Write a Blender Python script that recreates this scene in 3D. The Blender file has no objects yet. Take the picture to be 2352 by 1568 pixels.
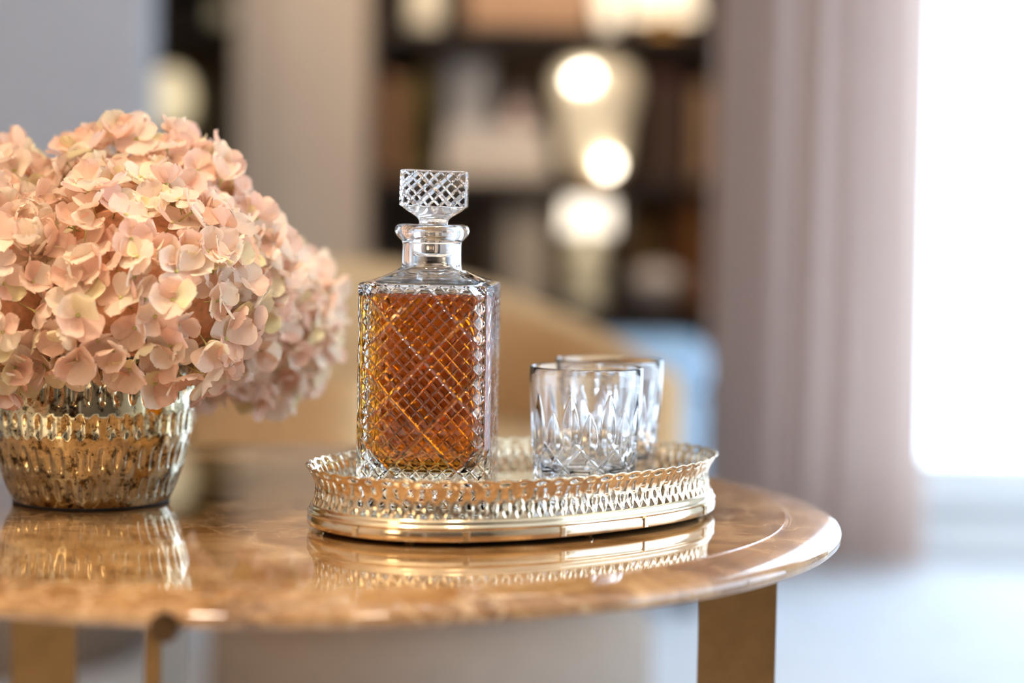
import bpy, bmesh, math, random
from mathutils import Vector, Matrix, Euler
R_ = math.radians
random.seed(7)
SC = bpy.context.scene
COL = SC.collection

# ------------------------------------------------------------------ camera
CAM_Z = 0.7655
cd = bpy.data.cameras.new('camera')
cam = bpy.data.objects.new('camera', cd)
COL.objects.link(cam)
pitch = math.atan(279 / 4573.0)
roll = R_(1.0)
fw = Vector((0, math.cos(pitch), -math.sin(pitch)))
up0 = Vector((0, math.sin(pitch), math.cos(pitch)))
r0 = Vector((1, 0, 0))
cr = r0 * math.cos(roll) + up0 * math.sin(roll)
cu = -r0 * math.sin(roll) + up0 * math.cos(roll)
m = Matrix((cr, cu, -fw)).transposed().to_4x4()
m.translation = (0, 0, CAM_Z)
cam.matrix_world = m
cd.sensor_width = 36.0
cd.lens = 70.0
cd.clip_start = 0.05
cd.clip_end = 60
cd.dof.use_dof = True
cd.dof.focus_distance = 1.385
cd.dof.aperture_fstop = 1.8
SC.camera = cam

# ------------------------------------------------------------------ world (bright overcast daylight) and exposure
W = bpy.data.worlds.new('daylight')
SC.world = W
W.use_nodes = True
bg = W.node_tree.nodes['Background']
bg.inputs['Color'].default_value = (0.62, 0.78, 1.0, 1)
bg.inputs['Strength'].default_value = 4.5

vs = SC.view_settings
vs.view_transform = 'Standard'
vs.look = 'None'
vs.gamma = 1.0
vs.exposure = 0.92
vs.use_curve_mapping = False
cy = SC.cycles
cy.max_bounces = 14
cy.transmission_bounces = 13
cy.glossy_bounces = 5
cy.diffuse_bounces = 3
cy.transparent_max_bounces = 8
cy.sample_clamp_indirect = 6.0
cy.use_denoising = True
cy.blur_glossy = 0.3
cy.adaptive_threshold = 0.02

def portal(name, loc, rot, sx, sy):
    """daylight sampling guide lying in the window opening (gives no light of its own)"""
    l = bpy.data.lights.new(name, 'AREA')
    l.shape = 'RECTANGLE'
    l.size = sx
    l.size_y = sy
    l.cycles.is_portal = True
    o = bpy.data.objects.new(name, l)
    o.location = loc
    o.rotation_euler = rot
    COL.objects.link(o)

portal('daylight_portal', (1.725, 4.64, 1.235), (R_(-90), 0, 0), 1.85, 2.13)
portal('daylight_portal', (3.04, 1.60, 1.235), (R_(90), 0, R_(90)), 2.8, 2.13)

# ------------------------------------------------------------------ materials
def nmat(name):
    mt = bpy.data.materials.new(name)
    mt.use_nodes = True
    nt = mt.node_tree
    return mt, nt, nt.nodes['Principled BSDF']

def lin(r, g, b):
    f = lambda c: (c / 255 / 12.92) if c <= 10 else ((c / 255 + 0.055) / 1.055) ** 2.4
    return (f(r), f(g), f(b), 1)

def node(nt, t, **kw):
    n = nt.nodes.new(t)
    for k, v in kw.items():
        setattr(n, k, v)
    return n

def noise(nt, scale, detail=4, rough=0.5, dist=0.0, coord='Object'):
    tc = node(nt, 'ShaderNodeTexCoord')
    n = node(nt, 'ShaderNodeTexNoise')
    n.inputs['Scale'].default_value = scale
    n.inputs['Detail'].default_value = detail
    n.inputs['Roughness'].default_value = rough
    n.inputs['Distortion'].default_value = dist
    nt.links.new(tc.outputs[coord], n.inputs['Vector'])
    return n

def ramp(nt, fac, stops):
    r = node(nt, 'ShaderNodeValToRGB')
    e = r.color_ramp.elements
    while len(e) < len(stops):
        e.new(0.5)
    for i, (p, c) in enumerate(stops):
        e[i].position = p
        e[i].color = c
    nt.links.new(fac, r.inputs['Fac'])
    return r

def plain(name, rgb, rough=0.6, metal=0.0, var=0.12, scale=12, bump=0.0, bscale=200, spec=0.5):
    mt, nt, p = nmat(name)
    c = lin(*rgb)
    n = noise(nt, scale)
    lo = tuple(x * (1 - var) for x in c[:3]) + (1,)
    hi = tuple(min(1, x * (1 + var)) for x in c[:3]) + (1,)
    r = ramp(nt, n.outputs['Fac'], [(0.3, lo), (0.7, hi)])
    nt.links.new(r.outputs['Color'], p.inputs['Base Color'])
    p.inputs['Roughness'].default_value = rough
    p.inputs['Metallic'].default_value = metal
    p.inputs['Specular IOR Level'].default_value = spec
    if bump:
        b = node(nt, 'ShaderNodeBump')
        n2 = noise(nt, bscale, 3)
        b.inputs['Strength'].default_value = bump
        b.inputs['Distance'].default_value = 0.002
        nt.links.new(n2.outputs['Fac'], b.inputs['Height'])
        nt.links.new(b.outputs['Normal'], p.inputs['Normal'])
    return mt

def emit(name, rgb, strength, base=(240, 230, 210)):
    mt, nt, p = nmat(name)
    n = noise(nt, 6, 2)
    c = lin(*rgb)
    r = ramp(nt, n.outputs['Fac'], [(0.2, tuple(x * .92 for x in c[:3]) + (1,)), (0.8, c)])
    p.inputs['Base Color'].default_value = lin(*base)
    p.inputs['Roughness'].default_value = 0.5
    nt.links.new(r.outputs['Color'], p.inputs['Emission Color'])
    p.inputs['Emission Strength'].default_value = strength
    return mt

def glass(name, ior=1.5, col=(1, 1, 1), rough=0.0):
    mt, nt, p = nmat(name)
    p.inputs['Base Color'].default_value = col + (1,)
    p.inputs['Transmission Weight'].default_value = 1.0
    p.inputs['Roughness'].default_value = rough
    p.inputs['IOR'].default_value = ior
    # faint moulding waviness of pressed glass
    b = node(nt, 'ShaderNodeBump')
    n = noise(nt, 90, 1)
    b.inputs['Strength'].default_value = 0.04
    b.inputs['Distance'].default_value = 0.001
    nt.links.new(n.outputs['Fac'], b.inputs['Height'])
    nt.links.new(b.outputs['Normal'], p.inputs['Normal'])
    return mt

def marble():
    mt, nt, p = nmat('brown_marble')
    L = nt.links
    tc = node(nt, 'ShaderNodeTexCoord')
    n1 = node(nt, 'ShaderNodeTexNoise')
    n1.inputs['Scale'].default_value = 15
    n1.inputs['Detail'].default_value = 9
    n1.inputs['Roughness'].default_value = 0.62
    n1.inputs['Distortion'].default_value = 0.8
    L.new(tc.outputs['Object'], n1.inputs['Vector'])
    r1 = ramp(nt, n1.outputs['Fac'], [(0.30, lin(90, 60, 30)), (0.44, lin(138, 99, 57)), (0.56, lin(166, 126, 79)), (0.70, lin(206, 168, 120))])
    # veins : distance to cell edges of a warped voronoi
    wv = node(nt, 'ShaderNodeTexNoise')
    wv.inputs['Scale'].default_value = 14
    wv.inputs['Detail'].default_value = 5
    L.new(tc.outputs['Object'], wv.inputs['Vector'])
    mx = node(nt, 'ShaderNodeMix', data_type='VECTOR')
    mx.inputs['Factor'].default_value = 0.12
    L.new(tc.outputs['Object'], mx.inputs[4])
    L.new(wv.outputs['Color'], mx.inputs[5])
    vo = node(nt, 'ShaderNodeTexVoronoi', feature='DISTANCE_TO_EDGE')
    vo.inputs['Scale'].default_value = 26
    L.new(mx.outputs[1], vo.inputs['Vector'])
    vr = ramp(nt, vo.outputs['Distance'], [(0.0, (1, 1, 1, 1)), (0.045, (0, 0, 0, 1))])
    n3 = noise(nt, 7, 3)
    n3r = ramp(nt, n3.outputs['Fac'], [(0.38, (0, 0, 0, 1)), (0.62, (0.85, 0.85, 0.85, 1))])
    mm = node(nt, 'ShaderNodeMath', operation='MULTIPLY')
    L.new(vr.outputs['Color'], mm.inputs[0])
    L.new(n3r.outputs['Color'], mm.inputs[1])
    mc = node(nt, 'ShaderNodeMix', data_type='RGBA')
    L.new(mm.outputs[0], mc.inputs['Factor'])
    L.new(r1.outputs['Color'], mc.inputs[6])
    mc.inputs[7].default_value = lin(206, 172, 130)
    L.new(mc.outputs[2], p.inputs['Base Color'])
    p.inputs['Roughness'].default_value = 0.05
    p.inputs['IOR'].default_value = 1.56
    p.inputs['Coat Weight'].default_value = 0.35
    p.inputs['Coat Roughness'].default_value = 0.03
    return mt

def mercury():
    mt, nt, p = nmat('mercury_glass')
    L = nt.links
    n1 = noise(nt, 95, 8, 0.75, 0.15)
    r1 = ramp(nt, n1.outputs['Fac'], [(0.36, lin(48, 34, 16)), (0.425, lin(122, 98, 52)), (0.48, lin(206, 192, 152)), (1.0, lin(226, 218, 190))])
    L.new(r1.outputs['Color'], p.inputs['Base Color'])
    n2 = noise(nt, 240, 6, 0.7)
    n2r = ramp(nt, n2.outputs['Fac'], [(0.37, (0, 0, 0, 1)), (0.41, (1, 1, 1, 1))])
    sp = node(nt, 'ShaderNodeMix', data_type='RGBA')
    L.new(n2r.outputs['Color'], sp.inputs['Factor'])
    sp.inputs[6].default_value = lin(48, 36, 20)
    L.new(r1.outputs['Color'], sp.inputs[7])
    L.new(sp.outputs[2], p.inputs['Base Color'])
    p.inputs['Metallic'].default_value = 1.0
    p.inputs['Roughness'].default_value = 0.09
    p.inputs['Coat Weight'].default_value = 1.0
    p.inputs['Coat Roughness'].default_value = 0.02
    return mt

def metal(name, rgb, rough=0.15, dark=0.8, bump=0.0):
    mt, nt, p = nmat(name)
    c = lin(*rgb)
    n = noise(nt, 45, 6, 0.6)
    r = ramp(nt, n.outputs['Fac'], [(0.3, tuple(x * dark for x in c[:3]) + (1,)), (0.6, c)])
    nt.links.new(r.outputs['Color'], p.inputs['Base Color'])
    p.inputs['Metallic'].default_value = 1.0
    p.inputs['Roughness'].default_value = rough
    if bump:
        b = node(nt, 'ShaderNodeBump')
        n2 = noise(nt, 260, 2)
        b.inputs['Strength'].default_value = bump
        b.inputs['Distance'].default_value = 0.001
        nt.links.new(n2.outputs['Fac'], b.inputs['Height'])
        nt.links.new(b.outputs['Normal'], p.inputs['Normal'])
    return mt

def petal_mat():
    mt, nt, p = nmat('hydrangea_petal')
    L = nt.links
    oi = node(nt, 'ShaderNodeObjectInfo')
    r = ramp(nt, oi.outputs['Random'], [(0.0, lin(255, 214, 190)), (0.35, lin(255, 224, 200)), (0.62, lin(255, 234, 212)), (0.88, lin(255, 240, 216)), (0.98, lin(251, 240, 190))])
    n = noise(nt, 420, 3)
    mx = node(nt, 'ShaderNodeMix', data_type='RGBA', blend_type='MULTIPLY')
    mx.inputs['Factor'].default_value = 0.25
    rr = ramp(nt, n.outputs['Fac'], [(0.3, (0.86, 0.78, 0.74, 1)), (0.7, (1, 1, 1, 1))])
    L.new(r.outputs['Color'], mx.inputs[6])
    L.new(rr.outputs['Color'], mx.inputs[7])
    d = node(nt, 'ShaderNodeBsdfDiffuse')
    t = node(nt, 'ShaderNodeBsdfTranslucent')
    s = node(nt, 'ShaderNodeMixShader')
    s.inputs[0].default_value = 0.38
    L.new(mx.outputs[2], d.inputs['Color'])
    L.new(mx.outputs[2], t.inputs['Color'])
    L.new(d.outputs[0], s.inputs[1])
    L.new(t.outputs[0], s.inputs[2])
    L.new(s.outputs[0], nt.nodes['Material Output'].inputs['Surface'])
    nt.nodes.remove(p)
    return mt

def curtain_mat():
    mt, nt, p = nmat('taupe_curtain')
    L = nt.links
    n = noise(nt, 300, 3)
    r = ramp(nt, n.outputs['Fac'], [(0.3, lin(216, 193, 180)), (0.7, lin(226, 205, 192))])
    d = node(nt, 'ShaderNodeBsdfDiffuse')
    t = node(nt, 'ShaderNodeBsdfTranslucent')
    s = node(nt, 'ShaderNodeMixShader')
    s.inputs[0].default_value = 0.42
    L.new(r.outputs['Color'], d.inputs['Color'])
    L.new(r.outputs['Color'], t.inputs['Color'])
    L.new(d.outputs[0], s.inputs[1])
    L.new(t.outputs[0], s.inputs[2])
    L.new(s.outputs[0], nt.nodes['Material Output'].inputs['Surface'])
    nt.nodes.remove(p)
    return mt

def pane_mat():
    mt, nt, p = nmat('window_pane')
    L = nt.links
    n = noise(nt, 2, 1)
    r = ramp(nt, n.outputs['Fac'], [(0, (0.96, 0.98, 0.98, 1)), (1, (0.99, 1, 1, 1))])
    t = node(nt, 'ShaderNodeBsdfTransparent')
    g = node(nt, 'ShaderNodeBsdfGlossy')
    g.inputs['Roughness'].default_value = 0.01
    L.new(r.outputs['Color'], t.inputs['Color'])
    s = node(nt, 'ShaderNodeMixShader')
    s.inputs[0].default_value = 0.05
    L.new(t.outputs[0], s.inputs[1])
    L.new(g.outputs[0], s.inputs[2])
    L.new(s.outputs[0], nt.nodes['Material Output'].inputs['Surface'])
    nt.nodes.remove(p)
    return mt

def liquor_mat():
    mt, nt, p = nmat('amber_liquor')
    L = nt.links
    p.inputs['Base Color'].default_value = (1, 1, 1, 1)
    p.inputs['Transmission Weight'].default_value = 1.0
    p.inputs['Roughness'].default_value = 0.0
    p.inputs['IOR'].default_value = 1.36
    v = node(nt, 'ShaderNodeVolumeAbsorption')
    v.inputs['Color'].default_value = (0.928, 0.745, 0.0, 1)
    v.inputs['Density'].default_value = 98.0
    L.new(v.outputs[0], nt.nodes['Material Output'].inputs['Volume'])
    return mt

M = dict(
    wall=plain('warm_white_wall', (214, 196, 178), 0.8, var=0.03, scale=3),
    wall_rear=plain('taupe_wall', (112, 98, 88), 0.8, var=0.03, scale=3),
    wall_cool=plain('pale_grey_wall', (196, 194, 196), 0.8, var=0.03, scale=3),
    pier=plain('beige_pier_paint', (220, 200, 178), 0.8, var=0.03, scale=3),
    white=plain('white_paint', (236, 236, 234), 0.55, var=0.02, scale=4),
    ceiling=plain('white_ceiling', (236, 230, 222), 0.85, var=0.02, scale=3),
    carpet=plain('pale_carpet', (226, 227, 230), 0.95, var=0.06, scale=9, bump=0.5, bscale=300, spec=0.1),
    walnut=plain('dark_walnut', (36, 25, 19), 0.45, var=0.3, scale=18),
    walnut_back=plain('brown_back_panel', (96, 76, 58), 0.6, var=0.15, scale=9),
    door=plain('dark_door_wood', (70, 48, 34), 0.5, var=0.25, scale=14),
    fabric=plain('tan_upholstery', (208, 170, 124), 0.9, var=0.05, scale=30, bump=0.3, bscale=700, spec=0.15),
    fabric_shaded=plain('tan_upholstery_shaded', (160, 142, 126), 0.9, var=0.05, scale=30, bump=0.3, bscale=700, spec=0.15),  # chair fabric darkened and greyed, shade on the plinth put into its colour
    fabric_blue=plain('pale_blue_upholstery', (176, 204, 226), 0.9, var=0.05, scale=30, bump=0.3, bscale=700, spec=0.15),
    bronze=metal('bronze_metal', (116, 90, 58), 0.32, 0.8),
    bronze_dark=metal('dark_bronze', (84, 64, 44), 0.35, 0.7),
    silver=metal('antique_silver', (232, 214, 182), 0.13, 0.86, 0.05),
    silver_in=metal('tray_plate', (226, 218, 204), 0.10, 0.92),
    black=plain('black_felt', (16, 14, 13), 0.8, var=0.2),
    marble=marble(), mercury=mercury(), petal=petal_mat(), curtain=curtain_mat(), pane=pane_mat(), liquor=liquor_mat(),
    pistil=plain('floret_centre', (196, 186, 110), 0.7, var=0.2, scale=300),
    flower_core=plain('inner_bloom', (232, 172, 130), 0.9, var=0.25, scale=160),
    stem=plain('green_stem', (104, 128, 66), 0.6, var=0.2, scale=60),
    crystal=glass('clear_crystal', 1.53, (0.99, 0.99, 0.99)),
    tumbler=glass('clear_tumbler_glass', 1.50, (0.995, 0.995, 0.995)),
    gold=plain('gold_lamp_base', (184, 140, 70), 0.35, 0.6, var=0.15),
    rod=metal('dark_rod', (70, 60, 52), 0.4),
)

# ------------------------------------------------------------------ object helpers
def mesh_obj(name, verts, faces, mat, parent=None, smooth=True, sm_list=None):
    me = bpy.data.meshes.new(name)
    me.from_pydata([tuple(v) for v in verts], [], faces)
    me.update()
    if sm_list is not None:
        me.polygons.foreach_set('use_smooth', sm_list)
    elif smooth:
        me.polygons.foreach_set('use_smooth', [True] * len(me.polygons))
    me.materials.append(mat)
    o = bpy.data.objects.new(name, me)
    COL.objects.link(o)
    if parent:
        o.parent = parent
    return o

def empty(name, loc=(0, 0, 0), rz=0.0):
    o = bpy.data.objects.new(name, None)
    o.empty_display_size = 0.05
    o.location = loc
    o.rotation_euler = (0, 0, rz)
    COL.objects.link(o)
    return o

def tag(o, label=None, cat=None, group=None, kind=None):
    if label: o['label'] = label
    if cat: o['category'] = cat
    if group: o['group'] = group
    if kind: o['kind'] = kind
    return o

def box(name, x0, x1, y0, y1, z0, z1, mat, parent=None, bev=0.0, seg=2):
    bm = bmesh.new()
    bmesh.ops.create_cube(bm, size=1)
    for v in bm.verts:
        v.co = Vector(((x0 + x1) / 2 + v.co.x * (x1 - x0), (y0 + y1) / 2 + v.co.y * (y1 - y0), (z0 + z1) / 2 + v.co.z * (z1 - z0)))
    if bev:
        bmesh.ops.bevel(bm, geom=list(bm.edges), offset=bev, segments=seg, affect='EDGES', profile=0.5)
    me = bpy.data.meshes.new(name)
    bm.to_mesh(me)
    bm.free()
    me.materials.append(mat)
    if bev and seg > 2:
        me.polygons.foreach_set('use_smooth', [True] * len(me.polygons))
    o = bpy.data.objects.new(name, me)
    COL.objects.link(o)
    if parent: o.parent = parent
    return o

def structure(o, **kw):
    o['kind'] = 'structure'
    return o

def lathe(name, prof, mat, parent=None, n=48, loc=(0, 0, 0), close=True, smooth=True):
    """prof: list of (r, z), r=0 at an end closes it"""
    V, Fc, rings = [], [], []
    for r, z in prof:
        if r < 1e-6:
            rings.append([len(V)])
            V.append((loc[0], loc[1], loc[2] + z))
        else:
            b = len(V)
            for i in range(n):
                a = 2 * math.pi * i / n
                V.append((loc[0] + r * math.cos(a), loc[1] + r * math.sin(a), loc[2] + z))
            rings.append(list(range(b, b + n)))
    for A, B in zip(rings, rings[1:]):
        for i in range(n):
            j = (i + 1) % n
            if len(A) == 1 and len(B) == 1: continue
            if len(A) == 1: Fc.append((A[0], B[j], B[i]))
            elif len(B) == 1: Fc.append((A[i], A[j], B[0]))
            else: Fc.append((A[i], A[j], B[j], B[i]))
    return mesh_obj(name, V, Fc, mat, parent, smooth)

def tube(name, pts, r, mat, parent=None, n=8):
    V, Fc = [], []
    pts = [Vector(p) for p in pts]
    for k, p in enumerate(pts):
        d = (pts[min(k + 1, len(pts) - 1)] - pts[max(k - 1, 0)]).normalized()
        a = d.orthogonal().normalized()
        b = d.cross(a)
        for i in range(n):
            t = 2 * math.pi * i / n
            V.append(p + (a * math.cos(t) + b * math.sin(t)) * r)
    for k in range(len(pts) - 1):
        for i in range(n):
            j = (i + 1) % n
            Fc.append((k * n + i, k * n + j, k * n + n + j, k * n + n + i))
    Fc.append(tuple(range(n))[::-1])
    Fc.append(tuple(range((len(pts) - 1) * n, len(pts) * n)))
    return mesh_obj(name, V, Fc, mat, parent)

# ------------------------------------------------------------------ room shell
def room():
    structure(box('floor', -3.3, 3.15, -2.9, 6.2, -0.1, 0.0, M['carpet']))
    structure(box('ceiling', -3.3, 3.15, -2.9, 6.2, 2.6, 2.7, M['ceiling']))
    structure(box('wall_left', -3.3, -3.2, -2.9, 6.2, 0, 2.6, M['wall']))
    structure(box('wall_back', -3.2, 0.76, 6.0, 6.2, 0, 2.6, M['wall']))
    structure(box('wall_rear', -3.2, 3.0, -2.9, -2.8, 0, 2.6, M['wall_rear']))
    structure(box('wall_return', 0.66, 0.76, 4.75, 6.0, 0, 2.6, M['wall']))
    structure(box('wall_partition', -3.2, -0.80, 4.3, 4.45, 0, 2.6, M['wall_cool'], bev=0.004))
    # window wall facing the camera, opening x .95..2.65, z .17..2.30
    def holed(name, segs):
        V, Fc = [], []
        for (x0, x1, y0, y1, z0, z1) in segs:
            b = len(V)
            for z in (z0, z1):
                V.extend([(x0, y0, z), (x1, y0, z), (x1, y1, z), (x0, y1, z)])
            Fc.extend([tuple(b + i for i in f) for f in ((3, 2, 1, 0), (4, 5, 6, 7), (0, 1, 5, 4), (1, 2, 6, 5), (2, 3, 7, 6), (3, 0, 4, 7))])
        return structure(mesh_obj(name, V, Fc, M['white'], smooth=False))
    holed('wall_window', [(0.66, 0.80, 4.6, 4.75, 0, 2.6), (2.65, 3.0, 4.6, 4.75, 0, 2.6), (0.80, 2.65, 4.6, 4.75, 0, 0.17), (0.80, 2.65, 4.6, 4.75, 2.3, 2.6)])
    holed('wall_right', [(3.0, 3.15, -2.9, 0.2, 0, 2.6), (3.0, 3.15, 3.0, 4.75, 0, 2.6), (3.0, 3.15, 0.2, 3.0, 0, 0.17), (3.0, 3.15, 0.2, 3.0, 2.3, 2.6)])
    def window(name, ax, u0, u1, z0, z1, at, splits):
        w = structure(empty(name, (at, u0, z0) if ax == 'y' else (u0, at, z0)))
        inv = -w.location
        def b(nm, a0, a1, c0, c1, d0, d1, mt):
            o = box(nm, a0, a1, d0, d1, c0, c1, mt, w) if ax == 'x' else box(nm, d0, d1, a0, a1, c0, c1, mt, w)
            o.location = inv
            return o
        t = 0.05
        d0, d1 = at - 0.03, at + 0.03
        b('window_frame', u0, u0 + t, z0, z1, d0, d1, M['white'])
        b('window_frame', u1 - t, u1, z0, z1, d0, d1, M['white'])
        b('window_frame', u0 + t, u1 - t, z0, z0 + t, d0, d1, M['white'])
        b('window_frame', u0 + t, u1 - t, z1 - t, z1, d0, d1, M['white'])
        xs = [u0 + t] + splits + [u1 - t]
        for s in splits:
            b('mullion', s - 0.02, s + 0.02, z0 + t, z1 - t, d0, d1, M['white'])
        for a, c in zip(xs, xs[1:]):
            b('pane', a, c, z0 + t, z1 - t, at - 0.003, at + 0.003, M['pane'])
    window('window_1', 'x', 0.80, 2.65, 0.17, 2.30, 4.67, [1.80])
    window('window_2', 'y', 0.2, 3.0, 0.17, 2.30, 3.07, [1.13, 2.06])
    structure(box('trim_1', 0.78, 2.67, 4.55, 4.62, 0.13, 0.17, M['white'], bev=0.006))
    structure(box('baseboard_window', 0.77, 2.99, 4.575, 4.605, 0, 0.10, M['white'], bev=0.004))
    # pier between the two bookcases : a flat face with a canted left side
    pts = [(-0.41, 5.40), (-0.41, 6.0), (-0.76, 6.0), (-0.76, 5.43), (-0.633, 5.40)]
    V = [(x, y, 0) for x, y in pts] + [(x, y, 2.6) for x, y in pts]
    n = len(pts)
    Fc = [tuple(range(n))[::-1], tuple(range(n, 2 * n))] + [(i, (i + 1) % n, n + (i + 1) % n, n + i) for i in range(n)]
    me = structure(mesh_obj('wall_pier', V, Fc, M['pier'], smooth=False))
    bm = bmesh.new(); bm.from_mesh(me.data); bmesh.ops.recalc_face_normals(bm, faces=bm.faces); bm.to_mesh(me.data); bm.free()
    # door behind the photographer
    d = structure(empty('door_1', (-0.9, -2.8, 0)))
    box('door_leaf', -0.45, 0.45, 0.0, 0.05, 0, 2.05, M['door'], d, bev=0.004)
    box('door_casing', -0.54, -0.45, 0.0, 0.07, 0, 2.14, M['white'], d, bev=0.004)
    box('door_casing', 0.45, 0.54, 0.0, 0.07, 0, 2.14, M['white'], d, bev=0.004)
    box('door_casing', -0.45, 0.45, 0.0, 0.07, 2.05, 2.14, M['white'], d, bev=0.004)
    lathe('door_knob', [(0, 0.0), (0.012, 0.0), (0.012, 0.03), (0.028, 0.04), (0.028, 0.06), (0, 0.07)], M['bronze'], d, 20, (0.36, 0.09, 1.0))
room()

# ------------------------------------------------------------------ marble side table
TZ = 0.55
TC = (-0.162, 1.510)
def table():
    t = empty('side_table', (TC[0], TC[1], 0))
    tag(t, 'round brown marble side table on bronze bar legs carrying vase and tray', 'table')
    R, Rf = 0.410, 0.370
    prof = [(0, TZ - 0.0168), (R - 0.006, TZ - 0.0168), (R - 0.002, TZ - 0.0158), (R, TZ - 0.0140), (R + 0.0003, TZ - 0.0095), (R - 0.0012, TZ - 0.0072)]
    for k in range(1, 9):
        s = k / 9
        prof.append((R - 0.0012 - (R - 0.0012 - Rf) * s, TZ - 0.0072 + 0.0068 * (1 - 0.6 * (1 - s) - 0.4 * (1 - s) ** 2.4)))
    prof += [(Rf + 0.0008, TZ - 0.0003), (Rf + 0.0002, TZ - 0.00007), (Rf - 0.0002, TZ), (Rf - 0.0008, TZ), (0.3, TZ), (0.15, TZ), (0, TZ)]
    o = lathe('marble_top', prof, M['marble'], t, 200)
    sm = [abs(p.normal.z) < 0.9998 for p in o.data.polygons]
    o.data.polygons.foreach_set('use_smooth', sm)
    zt = TZ - 0.0165
    def leg(cx, cyy, rz, w=0.058, th=0.0105):
        l = box('leg', -w / 2, w / 2, -th / 2, th / 2, 0, zt, M['bronze'], t, bev=0.001)
        l.location = (cx, cyy, 0)
        l.rotation_euler = (0, 0, rz)
        return l
    def radial(az):
        a = R_(az)
        return leg(0.336 * math.cos(a), 0.336 * math.sin(a), a)
    radial(-6)
    radial(-97)
    leg(-0.250, 0.245, R_(4))
    # round cap of the front leg clasping the stone's lower edge
    bm = bmesh.new()
    bmesh.ops.create_cone(bm, cap_ends=True, segments=24, radius1=0.0085, radius2=0.0085, depth=0.02)
    bmesh.ops.bevel(bm, geom=[e for e in bm.edges if e.calc_face_angle(0) > 1], offset=0.0015, segments=2, affect='EDGES')
    me = bpy.data.meshes.new('leg_cap'); bm.to_mesh(me); bm.free()
    me.materials.append(M['bronze_dark'])
    o = bpy.data.objects.new('leg_cap', me); COL.objects.link(o); o.parent = t
    o.rotation_euler = (R_(90), 0, R_(-2)); o.location = (-0.029, -0.404, TZ - 0.0150)
    # flat ring under the stone that joins the legs
    pr = [(0.25, zt - 0.008), (0.33, zt - 0.008), (0.33, zt), (0.25, zt), (0.25, zt - 0.008)]
    lathe('under_ring', pr, M['bronze_dark'], t, 64, smooth=False)
table()

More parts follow.
